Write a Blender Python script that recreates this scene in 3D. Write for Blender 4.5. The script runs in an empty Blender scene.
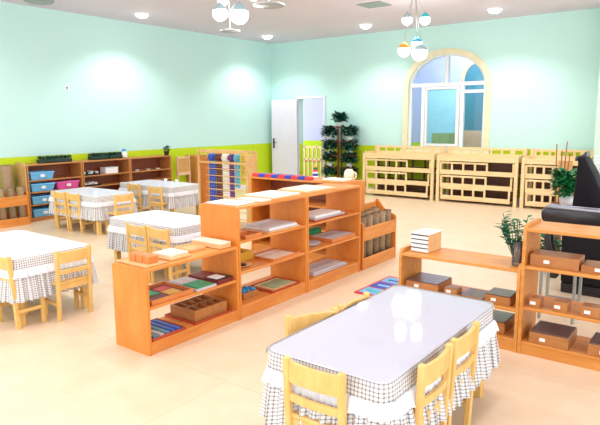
import bpy, bmesh, math, random
from mathutils import Vector, Matrix
PI = math.pi
random.seed(7)
SC = bpy.context.scene
COL = SC.collection

# ------------------------------------------------------------------ materials
def lin(h):
    h = h.lstrip('#')
    out = []
    for i in (0, 2, 4):
        c = int(h[i:i+2], 16)/255
        out.append(c/12.92 if c <= .04045 else ((c+.055)/1.055)**2.4)
    return (*out, 1)

def base_mat(name, rough=.5, coat=0, spec=.5, metal=0):
    m = bpy.data.materials.new(name); m.use_nodes = True
    nt = m.node_tree; b = nt.nodes['Principled BSDF']
    b.inputs['Roughness'].default_value = rough
    b.inputs['Coat Weight'].default_value = coat
    b.inputs['Specular IOR Level'].default_value = spec
    b.inputs['Metallic'].default_value = metal
    return m, nt, b

def mat(name, hexc, rough=.5, coat=0, spec=.5, metal=0, var=.06, scale=9, bump=0):
    """plain paint / plastic / cloth with a little mottling"""
    m, nt, b = base_mat(name, rough, coat, spec, metal)
    tc = nt.nodes.new('ShaderNodeTexCoord'); n = nt.nodes.new('ShaderNodeTexNoise')
    n.inputs['Scale'].default_value = scale; n.inputs['Detail'].default_value = 3
    nt.links.new(tc.outputs['Object'], n.inputs['Vector'])
    r = nt.nodes.new('ShaderNodeValToRGB'); c = lin(hexc)
    r.color_ramp.elements[0].position = .3; r.color_ramp.elements[1].position = .7
    r.color_ramp.elements[0].color = (*[x*(1-var) for x in c[:3]], 1)
    r.color_ramp.elements[1].color = (*[min(1, x*(1+var)) for x in c[:3]], 1)
    nt.links.new(n.outputs['Fac'], r.inputs['Fac']); nt.links.new(r.outputs['Color'], b.inputs['Base Color'])
    if bump:
        bp = nt.nodes.new('ShaderNodeBump'); bp.inputs['Strength'].default_value = bump; bp.inputs['Distance'].default_value = .01
        nt.links.new(n.outputs['Fac'], bp.inputs['Height']); nt.links.new(bp.outputs['Normal'], b.inputs['Normal'])
    return m

def wood(name, hexa, hexb, rough=.45, scale=(3, 3, 30), coat=.15):
    m, nt, b = base_mat(name, rough, coat)
    tc = nt.nodes.new('ShaderNodeTexCoord'); mp = nt.nodes.new('ShaderNodeMapping')
    mp.inputs['Scale'].default_value = scale
    n = nt.nodes.new('ShaderNodeTexNoise'); n.inputs['Scale'].default_value = 1.6; n.inputs['Detail'].default_value = 5; n.inputs['Distortion'].default_value = .8
    r = nt.nodes.new('ShaderNodeValToRGB'); r.color_ramp.elements[0].position = .3; r.color_ramp.elements[1].position = .72
    r.color_ramp.elements[0].color = lin(hexa); r.color_ramp.elements[1].color = lin(hexb)
    nt.links.new(tc.outputs['Object'], mp.inputs['Vector']); nt.links.new(mp.outputs['Vector'], n.inputs['Vector'])
    nt.links.new(n.outputs['Fac'], r.inputs['Fac']); nt.links.new(r.outputs['Color'], b.inputs['Base Color'])
    return m

def wall_mat(name, upper, lower, height):
    """painted wall: upper colour over a band of lower colour"""
    m, nt, b = base_mat(name, .7, 0, .3)
    g = nt.nodes.new('ShaderNodeNewGeometry'); s = nt.nodes.new('ShaderNodeSeparateXYZ')
    lt = nt.nodes.new('ShaderNodeMath'); lt.operation = 'LESS_THAN'; lt.inputs[1].default_value = height
    mx = nt.nodes.new('ShaderNodeMix'); mx.data_type = 'RGBA'
    mx.inputs['A'].default_value = lin(upper); mx.inputs['B'].default_value = lin(lower)
    nt.links.new(g.outputs['Position'], s.inputs[0]); nt.links.new(s.outputs['Z'], lt.inputs[0])
    nt.links.new(lt.outputs[0], mx.inputs['Factor']); nt.links.new(mx.outputs['Result'], b.inputs['Base Color'])
    n = nt.nodes.new('ShaderNodeTexNoise'); n.inputs['Scale'].default_value = 60
    bp = nt.nodes.new('ShaderNodeBump'); bp.inputs['Strength'].default_value = .05
    nt.links.new(g.outputs['Position'], n.inputs['Vector']); nt.links.new(n.outputs['Fac'], bp.inputs['Height']); nt.links.new(bp.outputs['Normal'], b.inputs['Normal'])
    return m

def check_mat(name, ground, line, cell, width, rough, coat=0, uvm=True):
    """woven check: two sets of stripes in UV (metres)"""
    m, nt, b = base_mat(name, rough, coat)
    uv = nt.nodes.new('ShaderNodeUVMap'); uv.uv_map = 'UVMap'
    s = nt.nodes.new('ShaderNodeSeparateXYZ'); nt.links.new(uv.outputs[0], s.inputs[0])
    outs = []
    for ax in ('X', 'Y'):
        d = nt.nodes.new('ShaderNodeMath'); d.operation = 'DIVIDE'; d.inputs[1].default_value = cell
        f = nt.nodes.new('ShaderNodeMath'); f.operation = 'FRACT'
        l = nt.nodes.new('ShaderNodeMath'); l.operation = 'LESS_THAN'; l.inputs[1].default_value = width
        nt.links.new(s.outputs[ax], d.inputs[0]); nt.links.new(d.outputs[0], f.inputs[0]); nt.links.new(f.outputs[0], l.inputs[0])
        outs.append(l)
    a = nt.nodes.new('ShaderNodeMath'); a.operation = 'ADD'
    nt.links.new(outs[0].outputs[0], a.inputs[0]); nt.links.new(outs[1].outputs[0], a.inputs[1])
    h = nt.nodes.new('ShaderNodeMath'); h.operation = 'MULTIPLY'; h.inputs[1].default_value = .5
    nt.links.new(a.outputs[0], h.inputs[0])
    mx = nt.nodes.new('ShaderNodeMix'); mx.data_type = 'RGBA'
    mx.inputs['A'].default_value = lin(ground); mx.inputs['B'].default_value = lin(line)
    nt.links.new(h.outputs[0], mx.inputs['Factor']); nt.links.new(mx.outputs['Result'], b.inputs['Base Color'])
    return m

def glass_mat(name, tint='#FFFFFF', rough=.03, ior=1.45, milky=0.0):
    m = bpy.data.materials.new(name); m.use_nodes = True; nt = m.node_tree
    nt.nodes.remove(nt.nodes['Principled BSDF']); out = nt.nodes['Material Output']
    t = nt.nodes.new('ShaderNodeBsdfTransparent'); t.inputs['Color'].default_value = lin(tint)
    g = nt.nodes.new('ShaderNodeBsdfGlossy'); g.inputs['Roughness'].default_value = rough
    f = nt.nodes.new('ShaderNodeFresnel'); f.inputs['IOR'].default_value = ior
    mx = nt.nodes.new('ShaderNodeMixShader')
    src = t
    if milky:
        d = nt.nodes.new('ShaderNodeBsdfDiffuse'); d.inputs['Color'].default_value = (.9, .93, .97, 1)
        m2 = nt.nodes.new('ShaderNodeMixShader'); m2.inputs[0].default_value = milky
        nt.links.new(t.outputs[0], m2.inputs[1]); nt.links.new(d.outputs[0], m2.inputs[2]); src = m2
    nt.links.new(f.outputs[0], mx.inputs[0]); nt.links.new(src.outputs[0], mx.inputs[1]); nt.links.new(g.outputs[0], mx.inputs[2])
    nt.links.new(mx.outputs[0], out.inputs['Surface'])
    return m

def emit_mat(name, hexc, strength):
    m, nt, b = base_mat(name, .4)
    b.inputs['Base Color'].default_value = lin(hexc)
    b.inputs['Emission Color'].default_value = lin(hexc); b.inputs['Emission Strength'].default_value = strength
    return m

def floor_mat():
    m, nt, b = base_mat('floor vinyl', .36, 0, .45)
    g = nt.nodes.new('ShaderNodeNewGeometry')
    n = nt.nodes.new('ShaderNodeTexNoise'); n.inputs['Scale'].default_value = 5; n.inputs['Detail'].default_value = 6
    r = nt.nodes.new('ShaderNodeValToRGB'); r.color_ramp.elements[0].position = .3; r.color_ramp.elements[1].position = .7
    r.color_ramp.elements[0].color = lin('#E2C9A8'); r.color_ramp.elements[1].color = lin('#E9D3B6')
    br = nt.nodes.new('ShaderNodeTexBrick'); br.offset = .5
    br.inputs['Scale'].default_value = 1; br.inputs['Brick Width'].default_value = 2.4; br.inputs['Row Height'].default_value = 1.2
    br.inputs['Mortar Size'].default_value = .006; br.inputs['Mortar'].default_value = lin('#DDC4A2')
    nt.links.new(g.outputs['Position'], n.inputs['Vector']); nt.links.new(n.outputs['Fac'], r.inputs['Fac'])
    nt.links.new(g.outputs['Position'], br.inputs['Vector'])
    nt.links.new(r.outputs['Color'], br.inputs['Color1']); nt.links.new(r.outputs['Color'], br.inputs['Color2'])
    nt.links.new(br.outputs['Color'], b.inputs['Base Color'])
    return m

M = {
 'wall': wall_mat('mint wall paint', '#C6EEEA', '#C4E022', 1.035),
 'corridor': wall_mat('lilac wall paint', '#C2C4EA', '#BEDD1E', 1.02),
 'pier': mat('pale pier paint', '#CFEBDD', .7),
 'ceiling': mat('ceiling paint', '#DAD2E2', .8, var=.02, scale=2),
 'floor': floor_mat(),
 'cream': mat('cream stone trim', '#E6E0C0', .6),
 'white': mat('white enamel', '#EDEFF4', .35, var=.02),
 'doorwhite': mat('door paint', '#E2E1F2', .4, var=.02),
 'black': mat('black plastic', '#15141A', .4),
 'grey': mat('grey plastic', '#9AA0A2', .5),
 'metal': mat('grey metal', '#A9B4B4', .35, metal=.5),
 'orange': wood('orange beech veneer', '#D67A28', '#E28F38', scale=(6, 6, 2)),
 'orangeH': wood('orange beech board', '#D67F33', '#E49A4C', scale=(2, 14, 14)),
 'shelfR': wood('amber beech board', '#CC8236', '#DC994A', scale=(2, 14, 14)),
 'brownwood': wood('brown shelf wood', '#B4713A', '#C98848', scale=(2, 14, 14)),
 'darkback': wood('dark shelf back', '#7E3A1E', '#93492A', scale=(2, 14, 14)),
 'chair': wood('yellow pine', '#DDAF5E', '#EBC57C', scale=(10, 10, 4)),
 'bed': wood('pale pine', '#EBCB92', '#F5DDAE', scale=(2, 14, 14)),
 'bedbrown': wood('brown bed base', '#6B4026', '#7E4D30', scale=(2, 14, 14)),
 'tan': wood('tan board', '#C79A5E', '#D6AE74', scale=(10, 10, 3)),
 'boxwood': wood('box wood', '#A86A33', '#BB7E44', scale=(5, 12, 12)),
 'lid': mat('dark glazed lid', '#6E4A44', .3, coat=.25, spec=.4),
 'tray': wood('tray wood', '#CF7636', '#DD8A48', scale=(5, 12, 12)),
 'traylight': wood('light tray wood', '#E0AE70', '#EBC08A', scale=(5, 12, 12)),
 'redtray': mat('red brown tray lacquer', '#B24420', .4),
 'mat': mat('rolled mat felt', '#9C8364', .9, scale=40, var=.2),
 'matd': mat('dark rolled mat felt', '#8A7459', .9, scale=40, var=.2),
 'paper': mat('white paper', '#F2F1F0', .6, var=.02),
 'card': mat('pale card', '#EAD9C6', .6, var=.03),
 'greycard': mat('grey board', '#C9C3C6', .5, var=.08, scale=20),
 'blue': mat('blue tile', '#2A57C6', .35), 'teal': mat('teal tile', '#4E8FA6', .35),
 'green': mat('green tile', '#1F9A5E', .35), 'red': mat('red paint', '#D8323A', .4),
 'darkred': mat('dark red paint', '#7A1F24', .4), 'yellow': mat('yellow paint', '#E7B63C', .4),
 'navy': mat('blue paint', '#2E3FB4', .4),
 'binblue': mat('sky blue plastic', '#6FBDEC', .35), 'binpink': mat('pink plastic', '#E85AA8', .35),
 'leaf': mat('leaf', '#1E6E44', .5, scale=30, var=.35), 'leaf2': mat('deep leaf', '#0E4A38', .5, scale=30, var=.35),
 'leaf3': mat('fresh leaf', '#15703A', .5, scale=30, var=.35),
 'soil': mat('soil', '#3B2A1E', .9), 'pot': mat('white pot', '#E9EDEC', .4), 'darkpot': mat('dark green planter', '#12352A', .5),
 'stand': wood('reddish brown stand', '#7B3F2A', '#92523A', scale=(6, 6, 6)),
 'leather': mat('black leather', '#17151E', .28, coat=.4, scale=60, var=.2, bump=.04),
 'leatherm': mat('matt black cloth leather', '#0C0A14', .6, spec=.25, scale=60, var=.2),
 'silver': mat('silver piping', '#A9ADBC', .3, metal=.5),  # colour of the highlight streaks modelled on the black armrest
 'check': check_mat('checked cotton', '#E4E4E6', '#6E675F', .018, .32, .8),
 'topcheck': check_mat('faint checked cotton under film', '#EEF3FF', '#E0E8F8', .018, .3, .35, .25),
 'lace': mat('white ruffle cotton', '#E6E7EC', .85, var=.02),
 'film': glass_mat('clear vinyl film', '#FFFFFF', .05, 1.35, .04),
 'glass': glass_mat('window glass', '#F2FAFF', .02, 1.45),
 'vase': glass_mat('vase glass', '#DDD2C4', .05, 1.35, .12),
 'lamp': emit_mat('lamp diffuser', '#FFFDF6', 9), 'globe': emit_mat('glowing globe', '#FFFDFA', 4),
 'capblue': mat('blue cap', '#2E9AD8', .4), 'capteal': mat('teal cap', '#29C0C4', .4), 'caporange': mat('orange cap', '#F0A32A', .4), 'capgrey': mat('grey blue cap', '#9BB7BC', .4),
 'tealdoor': mat('teal door paint', '#2F7F96', .5), 'skyblue': mat('pale blue panel', '#A9DDF0', .5), 'sage': mat('sage cabinet', '#9AAE86', .6),
 'pinkwood': wood('pinkish wood', '#D9AE90', '#E4BFA4', scale=(2, 10, 10)),
 'speckle': mat('speckled white cloth', '#D8E4DE', .9, var=.35, scale=45),
 'bead_purple': mat('purple bead', '#6A2F86', .35), 'bead_white': mat('white bead', '#EDE7DA', .35), 'bead_lblue': mat('light blue bead', '#5FB3D2', .35),
 'bead_brown': mat('brown bead', '#6E2A26', .35), 'bead_gold': mat('gold bead', '#D9B159', .35), 'bead_navy': mat('dark blue bead', '#28357F', .35),
 'creamplastic': mat('cream plastic', '#EFE7C2', .4), 'brass': mat('brass', '#C9A34A', .3, metal=.7),
 'cardboard': mat('brown board', '#C79A58', .7),
}

# ------------------------------------------------------------------ mesh tools
class MB:
    def __init__(self):
        self.bm = bmesh.new(); self.uv = self.bm.loops.layers.uv.new('UVMap')
    def box(self, x0, x1, y0, y1, z0, z1, bev=0, rot=None, pivot=None):
        t = bmesh.new()
        bmesh.ops.create_cube(t, size=1)
        bmesh.ops.scale(t, vec=(abs(x1-x0), abs(y1-y0), abs(z1-z0)), verts=t.verts)
        if bev: bmesh.ops.bevel(t, geom=t.edges[:], offset=bev, segments=1, affect='EDGES', profile=.5)
        bmesh.ops.translate(t, vec=((x0+x1)/2, (y0+y1)/2, (z0+z1)/2), verts=t.verts)
        if rot is not None:
            bmesh.ops.rotate(t, cent=pivot or ((x0+x1)/2, (y0+y1)/2, (z0+z1)/2), matrix=rot, verts=t.verts)
        self._add(t); return self
    def _add(self, t, smooth=False):
        me = bpy.data.meshes.new('t'); t.to_mesh(me); t.free()
        n0 = len(self.bm.faces)
        self.bm.from_mesh(me); bpy.data.meshes.remove(me)
        if smooth:
            self.bm.faces.ensure_lookup_table()
            for f in self.bm.faces[n0:]: f.smooth = True
    def tube(self, p0, p1, r0, r1=None, n=12, cap=True):
        p0, p1 = Vector(p0), Vector(p1); r1 = r0 if r1 is None else r1
        t = bmesh.new(); d = p1-p0
        bmesh.ops.create_cone(t, cap_ends=cap, segments=n, radius1=r0, radius2=r1, depth=d.length)
        q = d.to_track_quat('Z', 'Y').to_matrix()
        bmesh.ops.rotate(t, cent=(0, 0, 0), matrix=q, verts=t.verts)
        bmesh.ops.translate(t, vec=(p0+p1)/2, verts=t.verts)
        self._add(t, True); return self
    def bar(self, p0, p1, w, d, bev=0):
        """square bar from p0 to p1, w wide (x) and d deep (y) for near-vertical bars"""
        p0, p1 = Vector(p0), Vector(p1); t = bmesh.new()
        bmesh.ops.create_cube(t, size=1)
        for v in t.verts:
            a = p1 if v.co.z > 0 else p0
            v.co = Vector((a.x+v.co.x*w, a.y+v.co.y*d, a.z))
        if bev: bmesh.ops.bevel(t, geom=t.edges[:], offset=bev, segments=1, affect='EDGES', profile=.5)
        self._add(t); return self
    def ball(self, c, r, sc=(1, 1, 1), n=16):
        t = bmesh.new(); bmesh.ops.create_uvsphere(t, u_segments=n, v_segments=max(6, n//2+2), radius=r)
        bmesh.ops.scale(t, vec=sc, verts=t.verts); bmesh.ops.translate(t, vec=c, verts=t.verts)
        self._add(t, True); return self
    def lathe(self, c, prof, n=20):
        """prof: list of (radius, z); closed where radius is 0"""
        t = bmesh.new(); rings = []
        for r, z in prof:
            if r < 1e-5: rings.append([t.verts.new((c[0], c[1], c[2]+z))])
            else: rings.append([t.verts.new((c[0]+r*math.cos(2*PI*k/n), c[1]+r*math.sin(2*PI*k/n), c[2]+z)) for k in range(n)])
        for a, b in zip(rings, rings[1:]):
            for k in range(n):
                k2 = (k+1) % n
                if len(a) == 1 and len(b) == 1: continue
                if len(a) == 1: t.faces.new((a[0], b[k2], b[k]))
                elif len(b) == 1: t.faces.new((a[k], a[k2], b[0]))
                else: t.faces.new((a[k], a[k2], b[k2], b[k]))
        bmesh.ops.recalc_face_normals(t, faces=t.faces[:])
        self._add(t, True); return self
    def prism(self, pts, axis, a0, a1, bev=0):
        """pts: 2-D outline; axis: extrusion axis. x: pts=(y,z); y: pts=(x,z); z: pts=(x,y)"""
        t = bmesh.new()
        def mk(p, a):
            return {'x': (a, p[0], p[1]), 'y': (p[0], a, p[1]), 'z': (p[0], p[1], a)}[axis]
        A = [t.verts.new(mk(p, a0)) for p in pts]; B = [t.verts.new(mk(p, a1)) for p in pts]
        t.faces.new(A); t.faces.new(B[::-1])
        for i in range(len(pts)):
            j = (i+1) % len(pts); t.faces.new((A[i], B[i], B[j], A[j]))
        bmesh.ops.recalc_face_normals(t, faces=t.faces[:])
        if bev: bmesh.ops.bevel(t, geom=t.edges[:], offset=bev, segments=1, affect='EDGES', profile=.5)
        self._add(t); return self
    def quad(self, pts, uvs=None, smooth=False):
        vs = [self.bm.verts.new(p) for p in pts]; f = self.bm.faces.new(vs); f.smooth = smooth
        if uvs:
            for l, u in zip(f.loops, uvs): l[self.uv].uv = u
        return f
    def leaf(self, base, dirv, length, width, droop=.3):
        """a bent pointed leaf of four faces"""
        d = Vector(dirv).normalized(); up = Vector((0, 0, 1))
        s = d.cross(up)
        s = s.normalized() if s.length > 1e-3 else Vector((1, 0, 0))
        b = Vector(base); m = b+d*length*.5+Vector((0, 0, .06*length)); e = b+d*length-Vector((0, 0, droop*length))
        v = [self.bm.verts.new(p) for p in (b, m+s*width/2-Vector((0, 0, .1*width)), m, m-s*width/2-Vector((0, 0, .1*width)), e)]
        self.bm.faces.new((v[0], v[1], v[2])); self.bm.faces.new((v[0], v[2], v[3]))
        self.bm.faces.new((v[1], v[4], v[2])); self.bm.faces.new((v[2], v[4], v[3]))
    def build(self, name, material, parent=None, loc=None, rotz=0, smooth=None):
        me = bpy.data.meshes.new(name); self.bm.to_mesh(me); self.bm.free()
        me.materials.append(M[material] if isinstance(material, str) else material)
        if smooth is not None:
            for p in me.polygons: p.use_smooth = smooth
        o = bpy.data.objects.new(name, me); COL.objects.link(o)
        if parent: o.parent = parent
        if loc: o.location = loc
        o.rotation_euler.z = rotz
        return o

def tag(o, label, cat, group=None):
    o['label'] = label; o['category'] = cat
    if group: o['group'] = group
    return o
def thing(name, label, cat, loc=(0, 0, 0), rotz=0, group=None):
    o = bpy.data.objects.new(name, None); COL.objects.link(o); o.empty_display_size = .1
    o.location = loc; o.rotation_euler = (0, 0, rotz)
    return tag(o, label, cat, group)
def struct(name, mb, m):
    o = mb.build(name, m); o['kind'] = 'structure'; return o
def dup(root, loc, rotz, label, group=None):
    """copy of a thing with copies of its parts and sub-parts (mesh data shared)"""
    r = root.copy(); COL.objects.link(r); r.location = loc; r.rotation_euler = (0, 0, rotz); r['label'] = label
    if group: r['group'] = group
    for ch in list(root.children):
        c = ch.copy(); COL.objects.link(c); c.parent = r
        for g in list(ch.children):
            d = g.copy(); COL.objects.link(d); d.parent = c
    return r

# ------------------------------------------------------------------ room
XL, YB, ZC = -9.36, 11.23, 3.455
struct('floor', MB().box(XL-.2, 3.2, -2.5, 13.7, -.1, 0), 'floor')
struct('ceiling', MB().box(XL-.2, 3.2, -2.5, YB+.15, ZC, ZC+.1), 'ceiling')
struct('wall_left', MB().box(XL-.15, XL, -2.5, YB+.15, 0, ZC), 'wall')

# back wall with a door opening and an arched window opening
DX0, DX1, DZ = -8.52, -7.80, 2.10
WX0, WX1, WZ0, WSP, WTOP = -5.62, -3.985, .98, 2.27, 2.88
def arch(x0, x1, zs, zt, n=24, ex=2.0):
    cx, a = (x0+x1)/2, (x1-x0)/2
    return [(cx-a*math.cos(PI*k/n), zs+(zt-zs)*math.sin(PI*k/n)) for k in range(n+1)]
wb = MB()
y0, y1 = YB, YB+.15
wb.box(XL, DX0, y0, y1, 0, ZC); wb.box(DX0, DX1, y0, y1, DZ, ZC); wb.box(DX1, WX0, y0, y1, 0, ZC)
wb.box(WX0, WX1, y0, y1, 0, WZ0); wb.box(WX1, 3.0, y0, y1, 0, ZC)
ar = arch(WX0, WX1, WSP, WTOP)
for (xa, za), (xb, zb) in zip(ar, ar[1:]):
    wb.prism([(xa, za), (xb, zb), (xb, ZC), (xa, ZC)], 'y', y0, y1)
struct('wall_back', wb, 'wall')
struct('wall_right', MB().box(-1.93, 3.0, 10.75, YB, 0, ZC), 'pier')
tr = MB()   # cream stone surround of the window
ow = .115
oa = arch(WX0-ow, WX1+ow, WSP, WTOP+ow)
for i in range(len(ar)-1):
    tr.prism([ar[i], ar[i+1], oa[i+1], oa[i]], 'y', YB-.035, YB)
tr.box(WX0-ow, WX0, YB-.035, YB, WZ0-.06, WSP); tr.box(WX1, WX1+ow, YB-.035, YB, WZ0-.06, WSP)
tr.box(WX0-ow-.03, WX1+ow+.03, YB-.07, YB, WZ0-.1, WZ0)
struct('trim_1', tr, 'cream')
# window: white frame, mullions, glass
wroot = bpy.data.objects.new('window_1', None); COL.objects.link(wroot); wroot.location = ((WX0+WX1)/2, YB+.07, WZ0); wroot['kind'] = 'structure'
ox, oy, oz = wroot.location
fr = MB(); FT = .05
ia = arch(WX0+FT, WX1-FT, WSP, WTOP-.025)
def L(x): return x-ox
def Z(z): return z-oz
for i in range(len(ar)-1):
    fr.prism([(L(p[0]), Z(p[1])) for p in (ar[i], ar[i+1], ia[i+1], ia[i])], 'y', -.04, .04)
fr.box(L(WX0), L(WX0+FT), -.04, .04, 0, Z(WSP)); fr.box(L(WX1-FT), L(WX1), -.04, .04, 0, Z(WSP))
fr.box(L(WX0+FT), L(WX1-FT), -.04, .04, 0, .06)
fr.build('window_frame', 'white', wroot)
mu = MB()
mu.box(L(WX0+FT), L(WX1-FT), -.04, .04, Z(2.26), Z(2.33))
mu.box(L(-4.83), L(-4.77), -.04, .04, Z(2.33), Z(WTOP-.03))
mu.box(L(-5.34), L(-5.27), -.04, .04, .06, Z(2.26))
mu.box(L(-4.50), L(-4.43), -.04, .04, .06, Z(2.26))
mu.box(L(-4.43), L(WX1-FT), -.04, .04, Z(2.11), Z(2.17))
mu.box(L(-5.25), L(-5.21), -.055, -.01, .07, Z(2.25)); mu.box(L(-4.58), L(-4.52), -.055, -.01, .07, Z(2.25))
mu.box(L(-5.21), L(-4.58), -.055, -.01, .07, .12); mu.box(L(-5.21), L(-4.58), -.055, -.01, Z(2.2), Z(2.25))
mu.build('mullion', 'white', wroot)
h = MB().box(L(-4.48), L(-4.455), -.075, -.04, Z(1.55), Z(1.72), .004); h.build('window_handle', 'white', wroot)
pg = MB().prism([(L(x), Z(z)) for x, z in [(WX0+.02, WZ0+.02)] + arch(WX0+.02, WX1-.02, WSP, WTOP-.02) + [(WX1-.02, WZ0+.02)]], 'y', -.004, .004)
pg.build('pane', 'glass', wroot)

# door: frame in the opening, leaf swung back toward the left corner
df = MB()
df.box(DX0-.06, DX0, YB-.03, YB+.16, 0, DZ+.06); df.box(DX1, DX1+.06, YB-.03, YB+.16, 0, DZ+.06); df.box(DX0, DX1, YB-.03, YB+.16, DZ, DZ+.06)
struct('trim_2', df, 'doorwhite')
dr = bpy.data.objects.new('door_1', None); COL.objects.link(dr); dr.location = (DX0-.01, YB-.05, 0); dr['kind'] = 'structure'
dr.rotation_euler.z = math.radians(10)
lf = MB().box(-.70, 0, -.045, 0, .01, 2.09, .004)
lf.build('door_leaf', 'doorwhite', dr)
pn = MB()
for za, zb in ((.2, .95), (1.12, 1.95)):
    pn.box(-.59, -.12, -.05, -.045, za, zb, .002)
pn.build('door_panel', 'doorwhite', dr)
dh = MB(); dh.box(-.662, -.617, -.053, -.045, .92, 1.16, .003); dh.tube((-.64, -.053, 1.06), (-.64, -.1, 1.06), .01); dh.tube((-.64, -.095, 1.06), (-.54, -.095, 1.06), .009)
dh.build('door_handle', 'black', dr)
bb = MB().box(XL, XL+.015, -2.5, YB, 0, .09); struct('baseboard_left', bb, 'white')
bb = MB(); bb.box(XL+.016, DX0-.06, YB-.015, YB, 0, .09); bb.box(DX1+.06, -1.94, YB-.015, YB, 0, .09); struct('baseboard_back', bb, 'white')

# corridor beyond the wall
struct('wall_corridor', MB().box(XL-1.6, -1.0, 13.5, 13.6, 0, ZC), 'corridor')
struct('ceiling_corridor', MB().box(XL-1.6, -1.0, YB+.16, 13.6, ZC, ZC+.1), 'ceiling')
struct('floor_corridor', MB().box(XL-1.6, XL-.2, YB-.1, 13.6, -.1, 0), 'floor')
# things in the corridor, seen through the window
t = thing('corridor_window', 'pale blue glazed panel on the corridor wall seen through the arched window', 'window', (-5.87, 13.49, .95))
MB().box(-.43, .43, -.03, 0, 0, 1.36).build('panel', 'skyblue', t)
MB().box(.43, .52, -.05, 0, 0, 1.40, .004).box(-.43, .43, -.05, 0, 1.36, 1.40, .004).build('frame', 'cream', t)
t = thing('teal_door', 'dark teal corridor door with arched top seen through right side of the window', 'door', (-5.02, 13.49, .0))
MB().prism([(-.27, 1.33), (.27, 1.33)] + [(.27*math.cos(PI*k/10), 2.45+.42*math.sin(PI*k/10)) for k in range(11)], 'y', -.04, 0).build('upper_panel', 'tealdoor', t)
MB().box(-.27, .27, -.04, 0, .0, 1.33, .003).build('lower_panel', 'pinkwood', t)
MB().prism([(.27*math.cos(PI*k/10), 2.45+.42*math.sin(PI*k/10)) for k in range(11)] + [(.36*math.cos(PI*(10-k)/10), 2.45+.52*math.sin(PI*(10-k)/10)) for k in range(11)], 'y', -.06, 0).build('arch_trim', 'pinkwood', t)
t = thing('sage_cabinet', 'low sage green cabinet in the corridor behind the arched window', 'cabinet', (-5.66, 13.2, 0))
MB().box(-.22, .22, -.2, .2, 0, 1.27, .006).build('body', 'sage', t)
MB().box(-.20, -.005, -.215, -.2, .1, 1.2, .003).build('door', 'sage', t); MB().box(.005, .20, -.215, -.2, .1, 1.2, .003).build('door', 'sage', t)

# ------------------------------------------------------------------ lights
def downlight(x, y, label, cone=135, watt=70):
    t = thing('downlight', label, 'ceiling light', (x, y, ZC), 0, 'recessed ceiling downlights')
    MB().lathe((0, 0, 0), [(.115, 0), (.135, 0), (.135, -.012), (.115, -.018), (.105, -.012), (.105, 0)]).build('ring', 'white', t)
    MB().lathe((0, 0, 0), [(0, -.075), (.05, -.07), (.09, -.05), (.112, -.018), (.104, -.002), (0, -.002)]).build('diffuser', 'lamp', t)
    l = bpy.data.lights.new('downlight_lamp', 'SPOT'); l.energy = watt; l.spot_size = math.radians(cone); l.spot_blend = .6
    l.shadow_soft_size = .1; l.color = (1, .97, .92)
    o = bpy.data.objects.new('downlight_lamp', l); COL.objects.link(o); o.location = (x, y, ZC-.18)
downlight(-8.52, 6.7, 'round white downlight above the left wall shelves, nearest the top left corner')
downlight(-8.56, 10.13, 'small round white downlight in the far left corner, above the open white door')
downlight(-6.09, 10.23, 'round white downlight on the ceiling between the potted plant stand and the window')
downlight(-3.52, 10.19, 'round white downlight on the ceiling above right end of the arched window')
def hidden_lamp(x, y, watt=70):
    l = bpy.data.lights.new('downlight_lamp', 'SPOT'); l.energy = watt; l.spot_size = math.radians(150); l.spot_blend = .6
    l.shadow_soft_size = .1; l.color = (1, .97, .92)
    o = bpy.data.objects.new('downlight_lamp', l); COL.objects.link(o); o.location = (x, y, ZC-.04)
for x in (-8.5, -6.0, -3.5, -1.0):
    for y in (3.3, 0.2): hidden_lamp(x, y)
for x in (-6.0, -3.5, -1.0): hidden_lamp(x, 6.7)
hidden_lamp(-1.0, 10.1)
for x, e in ((-9.9, 9), (-5.2, 55)):
    l = bpy.data.lights.new('corridor_lamp', 'POINT'); l.energy = e; l.shadow_soft_size = .15
    o = bpy.data.objects.new('corridor_lamp', l); COL.objects.link(o); o.location = (x, 12.4, 3.2)

def pendant(loc, label, globes, disc=None, rod=True, watt=30):
    """globes: (dx, dy, z, r, cap)"""
    x, y = loc
    t = thing('pendant_lamp', label, 'pendant lamp', (x, y, ZC))
    MB().lathe((0, 0, 0), [(0, 0), (.09, 0), (.09, -.02), (.07, -.035), (0, -.035)]).build('ceiling_plate', 'white', t)
    lowest = min(g[2] for g in globes)
    for dx, dy, z, r, cap in globes:
        g = MB().ball((dx, dy, z-ZC), r, (1, 1, .97), 20).build('globe', 'globe', t)
        MB().lathe((dx, dy, z-ZC), [(r*.95, r*.35), (r*1.0, r*.4), (r*.5, r*1.05), (.012, r*1.35), (0, r*1.35)], 16).build('cap', cap, t)
        MB().tube((dx, dy, z-ZC+r*1.3), (dx*.2, dy*.2, -.03), .004, n=6).build('wire', 'metal', t)
        l = bpy.data.lights.new('globe_lamp', 'POINT'); l.energy = watt/len(globes); l.shadow_soft_size = r*1.05; l.color = (1, .98, .95)
        o = bpy.data.objects.new('globe_lamp', l); COL.objects.link(o); o.location = (x+dx, y+dy, z-r*1.3)
    if disc:
        zd, rd = disc
        MB().tube((0, 0, -.03), (0, 0, zd-ZC+.01), .006, n=8).build('rod', 'metal', t)
        MB().lathe((0, 0, zd-ZC), [(0, 0), (rd, 0), (rd, .012), (rd*.3, .03), (0, .03)], 24).build('disc', 'grey', t)
    return t
pendant((-4.64, 4.85), 'pendant lamp with two large white globes and a small grey disc, top centre-left',
        [(-.09, -.06, 2.78, .085, 'capgrey'), (.09, .06, 2.76, .105, 'capgrey'), (-.12, .02, 2.93, .06, 'capblue')], (2.58, .11))
pendant((-3.12, 3.72), 'pendant lamp with a wide grey disc cut by the top edge of the photo',
        [(-.12, -.05, 2.62, .06, 'capblue'), (.1, .1, 2.72, .1, 'capgrey')], (2.51, .125))
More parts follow.
